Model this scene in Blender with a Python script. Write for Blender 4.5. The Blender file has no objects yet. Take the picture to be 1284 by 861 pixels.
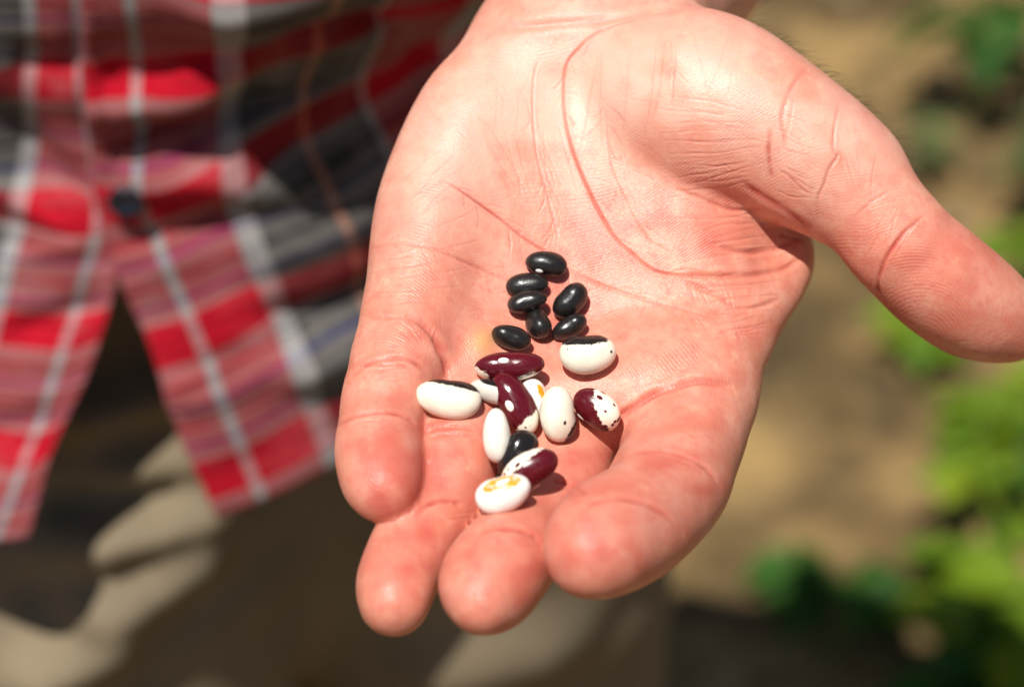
import bpy, bmesh, math, random
import numpy as np
from mathutils import Vector, Matrix
from mathutils.bvhtree import BVHTree

random.seed(7)
RNG = np.random.default_rng(7)
SC = bpy.context.scene
COL = SC.collection
rad = math.radians

# ------------------------------------------------------------------ camera
PW, PH = 1284.0, 861.0
LENS, SENS, FOC = 85.0, 36.0, 0.50          # focus distance in metres
KPX = SENS / LENS / PW                       # tangent per photo pixel
PITCH = rad(42)
H = np.array([0.0, 0.0, 1.05])               # the focus point, above the palm
CX = np.array([1.0, 0.0, 0.0])
CY = np.array([0.0, math.sin(PITCH), math.cos(PITCH)])
CZ = np.array([0.0, -math.cos(PITCH), math.sin(PITCH)])
ROT = np.stack([CX, CY, CZ], 1)
CAM = H + FOC * CZ
cam = bpy.data.cameras.new('camera')
camo = bpy.data.objects.new('camera', cam)
COL.objects.link(camo)
SC.camera = camo
camo.location = CAM
camo.rotation_euler = (math.pi / 2 - PITCH, 0, 0)
cam.lens = LENS
cam.sensor_width = SENS
cam.clip_start = 0.02
cam.clip_end = 2000
cam.dof.use_dof = True
cam.dof.focus_distance = FOC - 0.002
cam.dof.aperture_fstop = 8.4

# ------------------------------------------------------------------ world, sun, exposure
SUN_CAM = np.array([-0.18, 0.51, 0.84])
sun_dir = ROT @ (SUN_CAM / np.linalg.norm(SUN_CAM))
sun_el = math.asin(sun_dir[2])
world = bpy.data.worlds.new('World')
SC.world = world
world.use_nodes = True
wn = world.node_tree
bg = wn.nodes['Background']
sky = wn.nodes.new('ShaderNodeTexSky')
sky.sky_type = 'NISHITA'
sky.sun_disc = False
sky.sun_elevation = sun_el
sky.sun_rotation = math.atan2(sun_dir[0], sun_dir[1])
sky.air_density = 1.0
sky.dust_density = 1.0
wn.links.new(sky.outputs[0], bg.inputs[0])
bg.inputs[1].default_value = 0.05
sl = bpy.data.lights.new('sun', 'SUN')
sl.energy = 5.0
sl.angle = rad(0.53)
sl.color = (1.0, 0.965, 0.91)
so = bpy.data.objects.new('sun', sl)
COL.objects.link(so)
so.rotation_euler = Vector(sun_dir).to_track_quat('Z', 'Y').to_euler()
so.location = (0, 0, 6)
SC.view_settings.view_transform = 'Standard'
SC.view_settings.look = 'None'
SC.view_settings.exposure = 0.24
SC.view_settings.gamma = 1.0
SC.cycles.use_denoising = True
SC.cycles.max_bounces = 8

# ------------------------------------------------------------------ helpers
def cam2w(p):
    """camera space in mm about the focus point -> world metres"""
    p = np.asarray(p, float)
    return H + (p @ ROT.T) / 1000.0

def st(px, py, z, rpx=0.0):
    """photo pixel at height z mm (towards the camera) -> camera space mm, radius mm"""
    D = FOC * 1000 - z
    return np.array([(px - 642) * KPX * D, (430.5 - py) * KPX * D, z, rpx * KPX * D])

def pix(P):
    D = FOC * 1000 - P[:, 2]
    return P[:, 0] / (KPX * D) + 642, 430.5 - P[:, 1] / (KPX * D)

def ray_w(px, py):
    return CX * (px - 642) * KPX + CY * (430.5 - py) * KPX - CZ

def at_y(px, py, y):
    d = ray_w(px, py)
    return CAM + d * ((y - CAM[1]) / d[1])

def on_ground(px, py):
    d = ray_w(px, py)
    return CAM + d * (-CAM[2] / d[2])

def mesh_obj(name, verts, faces, mat=None, parent=None, smooth=True):
    me = bpy.data.meshes.new(name)
    me.from_pydata([tuple(map(float, v)) for v in verts], [], [tuple(map(int, f)) for f in faces])
    if smooth:
        me.polygons.foreach_set('use_smooth', [True] * len(me.polygons))
    me.update()
    o = bpy.data.objects.new(name, me)
    COL.objects.link(o)
    if mat:
        me.materials.append(mat)
    if parent:
        o.parent = parent
    return o

def tag(o, label=None, cat=None, group=None, kind=None):
    for k, v in (('label', label), ('category', cat), ('group', group), ('kind', kind)):
        if v:
            o[k] = v
    return o

def empty(name, loc=(0, 0, 0)):
    o = bpy.data.objects.new(name, None)
    o.empty_display_size = 0.05
    COL.objects.link(o)
    o.location = loc
    return o

def unit(v):
    v = np.asarray(v, float)
    return v / np.linalg.norm(v)

def catmull(pts, n):
    """Catmull-Rom through rows of pts, n samples per span"""
    P = np.asarray(pts, float)
    if len(P) == 2:
        t = np.linspace(0, 1, n + 1)[:, None]
        return P[0] * (1 - t) + P[1] * t
    Q = np.vstack([2 * P[0] - P[1], P, 2 * P[-1] - P[-2]])
    out = []
    for i in range(1, len(Q) - 2):
        t = np.linspace(0, 1, n, endpoint=False)[:, None]
        a, b, c, d = Q[i - 1], Q[i], Q[i + 1], Q[i + 2]
        out.append(0.5 * (2 * b + (c - a) * t + (2 * a - 5 * b + 4 * c - d) * t ** 2 + (3 * b - a - 3 * c + d) * t ** 3))
    out.append(P[-1:])
    return np.vstack(out)

def sin_noise(P, scale, seed, n=14):
    """smooth pseudo noise of points P, about -1..1"""
    r = np.random.default_rng(seed)
    out = np.zeros(len(P))
    for _ in range(n):
        d = r.normal(size=P.shape[1])
        d *= r.uniform(0.5, 1.6) / np.linalg.norm(d) * scale
        out += np.sin(P @ d + r.uniform(0, 6.28))
    return out / math.sqrt(n / 2) / 1.6

# ------------------------------------------------------------------ materials
class NT:
    """small wrapper for node trees"""
    def __init__(self, name):
        self.m = bpy.data.materials.new(name)
        self.m.use_nodes = True
        self.t = self.m.node_tree
        self.b = self.t.nodes['Principled BSDF']
        self.out = self.t.nodes['Material Output']
    def n(self, typ, **kw):
        nd = self.t.nodes.new(typ)
        for k, v in kw.items():
            if k.startswith('i_'):
                key = k[2:]
                nd.inputs[int(key) if key.isdigit() else key.replace('_', ' ')].default_value = v
            else:
                setattr(nd, k, v)
        return nd
    def l(self, a, b):
        self.t.links.new(a, b)
    def val(self, sock, v):
        if hasattr(v, 'is_output'):
            self.l(v, sock)
        else:
            sock.default_value = v
    def math(self, op, a, b=None, clamp=False):
        nd = self.n('ShaderNodeMath', operation=op, use_clamp=clamp)
        self.val(nd.inputs[0], a)
        if b is not None:
            self.val(nd.inputs[1], b)
        return nd.outputs[0]
    def vmath(self, op, a, b=None, out=0):
        nd = self.n('ShaderNodeVectorMath', operation=op)
        self.val(nd.inputs[0], a)
        if b is not None:
            self.val(nd.inputs[1], b)
        return nd.outputs[out]
    def mix(self, f, a, b, blend='MIX'):
        nd = self.n('ShaderNodeMix', data_type='RGBA', blend_type=blend)
        self.val(nd.inputs[0], f)
        for s, v in ((nd.inputs[6], a), (nd.inputs[7], b)):
            self.val(s, (*v, 1) if isinstance(v, tuple) and len(v) == 3 else v)
        return nd.outputs[2]
    def ramp(self, f, stops, interp='LINEAR'):
        nd = self.n('ShaderNodeValToRGB')
        cr = nd.color_ramp
        cr.interpolation = interp
        while len(cr.elements) < len(stops):
            cr.elements.new(0.5)
        for e, (p, c) in zip(cr.elements, stops):
            e.position = p
            e.color = (*c, 1) if len(c) == 3 else c
        self.l(f, nd.inputs[0])
        return nd.outputs[0]
    def noise(self, vec, scale, detail=3, rough=0.55, out=0):
        nd = self.n('ShaderNodeTexNoise', i_Scale=scale, i_Detail=detail, i_Roughness=rough)
        if vec is not None:
            self.l(vec, nd.inputs['Vector'])
        return nd.outputs[out]
    def step(self, v, lo, hi):
        nd = self.n('ShaderNodeMapRange', interpolation_type='SMOOTHSTEP')
        self.val(nd.inputs[0], v)
        nd.inputs[1].default_value = lo
        nd.inputs[2].default_value = hi
        return nd.outputs[0]
    def bump(self, h, strength, dist, normal=None):
        nd = self.n('ShaderNodeBump', i_Strength=strength, i_Distance=dist)
        self.l(h, nd.inputs['Height'])
        if normal is not None:
            self.l(normal, nd.inputs['Normal'])
        return nd.outputs[0]
    def attr(self, name, out='Fac'):
        return self.n('ShaderNodeAttribute', attribute_name=name).outputs[out]

def skin_material():
    m = NT('skin')
    obj = m.n('ShaderNodeTexCoord').outputs['Object']
    red, pale, ramp_, phase = m.attr('red'), m.attr('pale'), m.attr('ridge_amp'), m.attr('ridge_phase')
    yel = m.attr('yellow')
    mott = m.noise(obj, 110, 4, 0.6)
    mott2 = m.noise(obj, 420, 3, 0.6)
    base = m.mix(m.step(mott, 0.35, 0.7), (0.68, 0.258, 0.172), (0.72, 0.340, 0.245))
    base = m.mix(m.math('MULTIPLY', m.step(mott2, 0.46, 0.70), 0.55), base, (0.62, 0.19, 0.14))
    mott3 = m.noise(obj, 230, 4, 0.65)
    base = m.mix(m.math('MULTIPLY', m.step(mott3, 0.54, 0.72), 0.45), base, (0.78, 0.46, 0.31))
    base = m.mix(pale, base, (0.80, 0.53, 0.415))
    base = m.mix(red, base, (0.50, 0.080, 0.055))
    base = m.mix(yel, base, (0.66, 0.34, 0.15))
    m.l(base, m.b.inputs['Base Color'])
    m.b.inputs['Subsurface Weight'].default_value = 0.62
    m.b.inputs['Subsurface Radius'].default_value = (1.0, 0.28, 0.14)
    m.b.inputs['Subsurface Scale'].default_value = 0.0020
    m.b.inputs['Roughness'].default_value = 0.43
    m.b.inputs['Specular IOR Level'].default_value = 0.42
    rr = m.math('MULTIPLY', m.math('SINE', phase), ramp_)
    fine = m.noise(obj, 2600, 2, 0.5)
    n1 = m.bump(fine, 0.45, 0.00014)
    n2 = m.bump(rr, 0.42, 0.00006, n1)
    vor = m.n('ShaderNodeTexVoronoi', i_Scale=900.0, feature='DISTANCE_TO_EDGE')
    m.l(obj, vor.inputs['Vector'])
    n3 = m.bump(m.step(vor.outputs['Distance'], 0.0, 0.14), 0.22, 0.00012, n2)
    m.l(n3, m.b.inputs['Normal'])
    rg = m.math('ADD', 0.36, m.math('MULTIPLY', mott, 0.16))
    m.l(rg, m.b.inputs['Roughness'])
    return m.m

# ------------------------------------------------------------------ implicit surfaces
def chain(stations, n=6):
    """stations (px, py, surface z, radius px) -> list of round cone spheres (x, y, z, r) in mm"""
    S = []
    for px, py, zs, r in stations:
        rm = r * KPX * (FOC * 1000 - zs)
        c = st(px, py, zs - rm)
        S.append([c[0], c[1], c[2], r * KPX * (FOC * 1000 - zs + rm)])
    return catmull(S, n)

def grid_chain(F, org, h, S, margin=12.0):
    nx, ny, nz = F.shape
    for a, b in zip(S[:-1], S[1:]):
        rm = max(a[3], b[3]) + margin
        lo = np.floor((np.minimum(a[:3], b[:3]) - rm - org) / h).astype(int).clip(0)
        hi = np.minimum(np.ceil((np.maximum(a[:3], b[:3]) + rm - org) / h).astype(int) + 1, F.shape)
        if (hi <= lo).any():
            continue
        x = (org[0] + h * np.arange(lo[0], hi[0], dtype=np.float32))[:, None, None].astype(np.float32)
        y = (org[1] + h * np.arange(lo[1], hi[1], dtype=np.float32))[None, :, None].astype(np.float32)
        z = (org[2] + h * np.arange(lo[2], hi[2], dtype=np.float32))[None, None, :].astype(np.float32)
        d = (b[:3] - a[:3]).astype(np.float32)
        L2 = max(float(d @ d), 1e-9)
        t = (((x - a[0]) * d[0] + (y - a[1]) * d[1] + (z - a[2]) * d[2]) / L2).clip(0, 1)
        ex = x - a[0] - t * d[0]
        ey = y - a[1] - t * d[1]
        ez = z - a[2] - t * d[2]
        v = np.sqrt(ex * ex + ey * ey + ez * ez) - (a[3] + t * (b[3] - a[3]))
        sl_ = (slice(lo[0], hi[0]), slice(lo[1], hi[1]), slice(lo[2], hi[2]))
        F[sl_] = np.minimum(F[sl_], v)
    return F

def smin(a, b, k):
    hh = np.maximum(k - np.abs(a - b), 0) / k
    return np.minimum(a, b) - hh * hh * (k * 0.25)

def surface_nets(F, org, h):
    ins = F < 0
    nx, ny, nz = F.shape
    cnt = np.zeros((nx - 1, ny - 1, nz - 1), np.uint8)
    for i in (0, 1):
        for j in (0, 1):
            for k in (0, 1):
                cnt += ins[i:nx - 1 + i, j:ny - 1 + j, k:nz - 1 + k]
    act = (cnt > 0) & (cnt < 8)
    ci = np.argwhere(act)
    idx = -np.ones(act.shape, np.int64)
    idx[act] = np.arange(len(ci))
    acc = np.zeros((len(ci), 3))
    num = np.zeros(len(ci))
    corners = [(i, j, k) for i in (0, 1) for j in (0, 1) for k in (0, 1)]
    val = {c: F[ci[:, 0] + c[0], ci[:, 1] + c[1], ci[:, 2] + c[2]].astype(float) for c in corners}
    for c in corners:
        for ax in range(3):
            if c[ax] == 0:
                d = list(c); d[ax] = 1; d = tuple(d)
                a, b = val[c], val[d]
                m = (a < 0) != (b < 0)
                t = np.where(m, a / np.where(m, a - b, 1), 0)
                p = np.repeat(np.array(c, float)[None], len(ci), 0)
                p[:, ax] += t
                acc[m] += p[m]
                num[m] += 1
    V = (ci + acc / num[:, None]) * h + org
    quads = []
    for ax in range(3):
        o1, o2 = [(1, 2), (2, 0), (0, 1)][ax]
        s0 = [slice(None)] * 3; s1 = [slice(None)] * 3
        s0[ax] = slice(0, -1); s1[ax] = slice(1, None)
        A, B = ins[tuple(s0)], ins[tuple(s1)]
        e = np.argwhere(A != B)
        ok = (e[:, o1] > 0) & (e[:, o2] > 0) & (e[:, o1] < F.shape[o1] - 1) & (e[:, o2] < F.shape[o2] - 1)
        e = e[ok]
        fl = A[e[:, 0], e[:, 1], e[:, 2]]
        u = np.zeros(3, int); u[o1] = 1
        w = np.zeros(3, int); w[o2] = 1
        g = lambda q: idx[q[:, 0], q[:, 1], q[:, 2]]
        q = np.stack([g(e - u - w), g(e - w), g(e), g(e - u)], 1)
        q[~fl] = q[~fl][:, ::-1]
        quads.append(q)
    return V, np.vstack(quads)

def laplace(V, Q, it, lam=0.5):
    e = np.vstack([Q[:, [0, 1]], Q[:, [1, 2]], Q[:, [2, 3]], Q[:, [3, 0]]])
    for _ in range(it):
        acc = np.zeros_like(V)
        num = np.zeros(len(V))
        for k in range(3):
            acc[:, k] = np.bincount(e[:, 0], V[e[:, 1], k], len(V)) + np.bincount(e[:, 1], V[e[:, 0], k], len(V))
        num = np.bincount(e[:, 0], minlength=len(V)) + np.bincount(e[:, 1], minlength=len(V))
        V = V + lam * (acc / np.maximum(num, 1)[:, None] - V)
    return V

def vnormals(V, Q):
    n = np.cross(V[Q[:, 2]] - V[Q[:, 0]], V[Q[:, 3]] - V[Q[:, 1]])
    N = np.zeros_like(V)
    for c in range(4):
        for k in range(3):
            N[:, k] += np.bincount(Q[:, c], n[:, k], len(V))
    return N / np.maximum(np.linalg.norm(N, axis=1), 1e-12)[:, None]

def subdivide(V, Q, sel, others):
    """split the selected quads in four; neighbours that stay whole take the midpoints as extra corners"""
    S = Q[sel]
    e = np.sort(np.vstack([S[:, [0, 1]], S[:, [1, 2]], S[:, [2, 3]], S[:, [3, 0]]]), 1)
    key = e[:, 0] * (1 << 32) + e[:, 1]
    uk, inv = np.unique(key, return_inverse=True)
    ea, eb = uk >> 32, uk & ((1 << 32) - 1)
    mid = (V[ea] + V[eb]) / 2
    cen = V[S].mean(1)
    nV, nE, nS = len(V), len(uk), len(S)
    V2 = np.vstack([V, mid, cen])
    m = (inv + nV).reshape(4, nS).T
    c = nV + nE + np.arange(nS)
    newQ = np.vstack([np.stack([S[:, i], m[:, i], c, m[:, i - 1]], 1) for i in range(4)])
    look = dict(zip(uk.tolist(), range(nV, nV + nE)))
    rest, poly = [], list(others)
    R = Q[~sel]
    re = np.sort(np.stack([R, np.roll(R, -1, 1)], 2), 2)
    rk = re[:, :, 0] * (1 << 32) + re[:, :, 1]
    hit = np.isin(rk, uk)
    any_ = hit.any(1)
    for r, k, hh in zip(R[any_].tolist(), rk[any_].tolist(), hit[any_].tolist()):
        p = []
        for i in range(4):
            p.append(r[i])
            if hh[i]:
                p.append(look[k[i]])
        poly.append(p)
    return V2, newQ, R[~any_], poly

# ------------------------------------------------------------------ the hand (camera space, mm)
PALM = [
    [(690, 34, -36, 72), (668, 72, -27, 80), (650, 98, -22, 81), (596, 157, -15, 80), (553, 244, -9, 77), (535, 320, -3, 73), (522, 392, 3, 65)],
    [(715, 45, -32, 74), (668, 180, -19, 72), (642, 300, -13, 68), (624, 400, -7, 66), (606, 478, -1, 60)],
    [(765, 50, -30, 74), (748, 190, -19, 74), (728, 320, -14, 70), (710, 430, -9, 68), (697, 515, -1, 62)],
    [(830, 150, -16, 74), (865, 270, -13, 75), (884, 350, -11, 76), (886, 430, -7, 74), (872, 495, 0, 74)],
    [(795, 200, -18, 70), (806, 330, -13, 68), (800, 420, -9, 64), (780, 485, -1, 56)],
    [(545, 440, 0, 44), (610, 492, 1, 50), (700, 512, 1, 56), (785, 500, 2, 56), (855, 470, 0, 66)],
]
THENAR = [(790, 75, -22, 82), (842, 113, -8, 108), (892, 134, -2, 116), (950, 157, -1, 103), (1005, 191, -2, 92), (1050, 222, -3, 82)]
WEB = [(900, 262, -18, 60), (968, 312, -24, 50), (965, 352, -20, 47), (930, 410, -14, 40)]
THUMB = [(1008, 194, -2, 89), (1056, 222, -3, 79), (1094, 264, -3, 69), (1124, 300, -3, 69), (1143, 320, -4, 68.5), (1178, 351, -5, 71),
         (1215, 379, -9, 69), (1248, 397, -14, 58), (1272, 408, -18, 45), (1286, 412, -21, 34)]
FINGERS = {
    'pinky': [(518, 388, 1, 58), (505, 425, 7, 58), (501, 452, 11, 62), (494, 474, 13, 59), (484, 500, 16, 56), (478, 532, 19, 53),
              (475, 560, 24, 55), (476, 583, 28, 54), (478, 600, 31, 51), (480, 609, 32, 46)],
    'ring': [(602, 478, -1, 56), (588, 515, 8, 54), (575, 550, 14, 54), (564, 590, 19, 58), (548, 632, 23, 55), (523, 675, 29, 55),
             (504, 713, 34, 53), (496, 735, 38, 51), (494, 753, 40, 46)],
    'middle': [(697, 515, -1, 60), (700, 560, 6, 68), (695, 598, 12, 70), (684, 628, 18, 65), (662, 662, 26, 59), (641, 693, 37, 63), (624, 714, 43, 65), (612, 732, 47, 63), (604, 750, 49, 47)],
    'index': [(872, 492, 0, 74), (864, 535, 8, 76), (852, 575, 16, 75), (840, 605, 24, 76), (818, 637, 33, 73), (790, 658, 42, 75),
              (766, 670, 48, 75), (750, 681, 52, 69), (741, 691, 53, 59)],
}
# creases: photo pixels, depth mm, half width mm, redness
CREASES = [
    ([(800, 20), (768, 31), (740, 46), (724, 62), (711, 80), (707, 108), (709, 150), (720, 195), (742, 247), (768, 294), (789, 315), (820, 339), (859, 346), (900, 346), (935, 340)], .50, .27, .72),
    ([(677, 72), (670, 94), (668, 139), (673, 195), (685, 240), (696, 282), (700, 300)], .24, .22, .42),
    ([(756, 120), (760, 146), (764, 202), (782, 247), (803, 289), (822, 312)], .13, .26, .20),
    ([(555, 225), (587, 247), (622, 272), (645, 290), (671, 308), (690, 318)], .40, .27, .75),
    ([(692, 320), (716, 339), (751, 357), (803, 374), (859, 388), (905, 400)], .24, .38, .30),
    ([(463, 312), (500, 306), (530, 309), (559, 318), (601, 336), (640, 352), (690, 366)], .24, .38, .34),
    # wrist: where the heel of the hand meets the forearm
    ([(592, 50), (630, 36), (690, 30), (760, 24), (830, 12), (880, 2)], .5, 1.0, .15),
    # folds of the thumb web
    ([(846, 236), (886, 252), (912, 262), (935, 264), (960, 262)], .42, .45, .50),
    ([(925, 224), (945, 240), (965, 253), (985, 265), (1005, 279), (1020, 289)], .35, .7, .70),
    ([(880, 300), (915, 313), (942, 316), (965, 313), (985, 307), (1008, 297)], .55, .60, .50),
    ([(844, 345), (880, 345), (914, 346), (950, 344), (985, 336), (1005, 322)], .50, .60, .45),
    ([(850, 350), (895, 368), (928, 386), (955, 383), (980, 374)], .35, .5, .35),
    ([(975, 292), (990, 298), (1006, 297)], .4, .5, .4),
    # ball and joint of the thumb
    ([(1013, 84), (996, 104), (986, 125), (980, 150), (984, 175), (983, 190)], .20, .50, .35),
    ([(966, 160), (964, 185), (965, 205), (968, 225)], .22, .5, .60),
    ([(994, 128), (991, 150), (986, 172)], .12, .25, .06),
    ([(1052, 128), (1046, 160), (1045, 190), (1050, 196), (1040, 212), (1033, 232), (1025, 252), (1026, 280)], .26, .32, .42),
    ([(975, 212), (990, 222), (1004, 236), (1014, 244)], .16, .28, .35),
    ([(1162, 267), (1133, 293), (1112, 322), (1103, 345), (1101, 362), (1106, 380)], .42, .42, .75),
    ([(1118, 237), (1095, 252), (1074, 270)], .12, .30, .22),
    # finger creases
    ([(452, 394), (475, 399), (500, 397), (518, 401)], .30, .5, .30),
    ([(508, 394), (530, 405), (545, 420), (556, 442), (562, 462), (563, 478)], 1.2, .75, .60),
    ([(440, 474), (452, 462), (468, 453), (490, 449), (510, 451), (526, 459), (540, 472)], .55, .42, .50),
    ([(441, 468), (458, 458), (482, 457), (506, 459), (524, 468)], .25, .32, .28),
    ([(422, 535), (440, 525), (468, 518), (495, 519), (512, 526), (520, 533)], .55, .45, .60),
    ([(531, 545), (548, 537), (575, 535), (600, 541)], .50, .42, .45),
    ([(533, 552), (552, 545), (580, 545), (602, 551)], .25, .35, .28),
    ([(520, 650), (535, 634), (552, 628), (568, 629), (579, 633)], .60, .5, .55),
    ([(690, 605), (706, 605), (722, 610), (738, 618)], .60, .5, .50),
    ([(598, 672), (620, 664), (645, 664), (662, 669), (676, 677)], .62, .55, .58),
    ([(768, 545), (779, 522), (800, 507), (820, 494), (842, 487), (862, 480), (885, 478), (920, 484)], 1.1, .75, .60),
    ([(782, 578), (800, 567), (830, 565), (862, 574), (885, 588), (906, 612)], .60, .5, .45),
    ([(800, 572), (835, 572), (866, 583), (890, 600)], .22, .35, .18),
    ([(728, 640), (748, 628), (775, 624), (805, 630), (835, 646), (858, 672)], .58, .55, .52),
]

def build_hand():
    h = 1.0
    lo = np.array([-52.0, -74.0, -168.0])
    hi = np.array([122.0, 122.0, 58.0])
    shp = tuple(((hi - lo) / h).astype(int) + 1)
    new = lambda: np.full(shp, 40.0, np.float32)
    palm = None
    for ray in PALM:
        g = grid_chain(new(), lo, h, chain(ray))
        palm = g if palm is None else smin(palm, g, 9.0)
    palm = smin(palm, grid_chain(new(), lo, h, chain(WEB)), 7.0)
    palm = smin(palm, grid_chain(new(), lo, h, chain(THENAR)), 2.6)
    # wrist and forearm: two bones' worth of flesh, running back to the elbow
    fd = np.array([30.0, 74.0, -183.0]); fd /= np.linalg.norm(fd)
    wr = np.array([14.0, 72.0, -52.0])
    fore = new()
    for off, r0 in ((-3.0, 16.0), (14.0, 17.0)):
        a = wr + np.array([off, 0, 0]) - fd * 16
        fore = smin(fore, grid_chain(new(), lo, h, np.array([[*a, r0], [*(a + fd * 30), r0 + .5], [*(a + fd * 80 + np.array([off * .35, 0, 0])), r0 + 5], [*(a + fd * 150 + np.array([off * .6, 0, 0])), r0 + 9]])), 14.0)
    body = smin(palm, fore, 7.0)
    body = smin(body, grid_chain(new(), lo, h, chain(THUMB)), 2.2)
    fing = None
    for nme in ('ring', 'pinky', 'middle', 'index'):
        g = grid_chain(new(), lo, h, chain(FINGERS[nme]))
        fing = g if fing is None else smin(fing, g, 0.7)
    F = smin(body, fing, 3.2)
    V, Q = surface_nets(F, lo, h)
    V = laplace(V, Q, 3, 0.5)
    others = []
    front = None
    keep = []
    for level in range(2):
        N = vnormals(V, Q)
        px, py = pix(V)
        ok = (N[:, 2] > -0.12) & (px > 380) & (px < 1320) & (py > -25) & (py < 850) & (V[:, 2] > -70)
        sel = ok[Q].all(1)
        V, nq, rq, others = subdivide(V, Q, sel, others)
        keep.append(rq)
        Q = nq
    V = smooth_fine(V, Q, 5)
    allq = np.vstack([Q] + keep)
    return V, Q, allq, others

def smooth_fine(V, Q, it):
    """smooth only points wholly inside the fine region"""
    V0 = V.copy()
    e = np.sort(np.vstack([Q[:, [0, 1]], Q[:, [1, 2]], Q[:, [2, 3]], Q[:, [3, 0]]]), 1)
    key, c = np.unique(e[:, 0] * (1 << 32) + e[:, 1], return_counts=True)
    bk = key[c == 1]
    fix = np.ones(len(V), bool)
    fix[np.unique(Q)] = False
    fix[bk >> 32] = True
    fix[bk & ((1 << 32) - 1)] = True
    for _ in range(it):
        V1 = laplace(V, Q, 1, 0.5)
        V = np.where(fix[:, None], V0, V1)
    return V

def polyline_dist(x, y, pl):
    """distance and arc parameter (0..1) of points to a dense polyline"""
    best = np.full(len(x), 1e9)
    par = np.zeros(len(x))
    n = len(pl) - 1
    for i in range(n):
        ax, ay = pl[i]; bx, by = pl[i + 1]
        dx, dy = bx - ax, by - ay
        L = dx * dx + dy * dy + 1e-9
        t = np.clip(((x - ax) * dx + (y - ay) * dy) / L, 0, 1)
        d = (x - ax - t * dx) ** 2 + (y - ay - t * dy) ** 2
        m = d < best
        best[m] = d[m]
        par[m] = (i + t[m]) / n
    return np.sqrt(best), par

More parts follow.
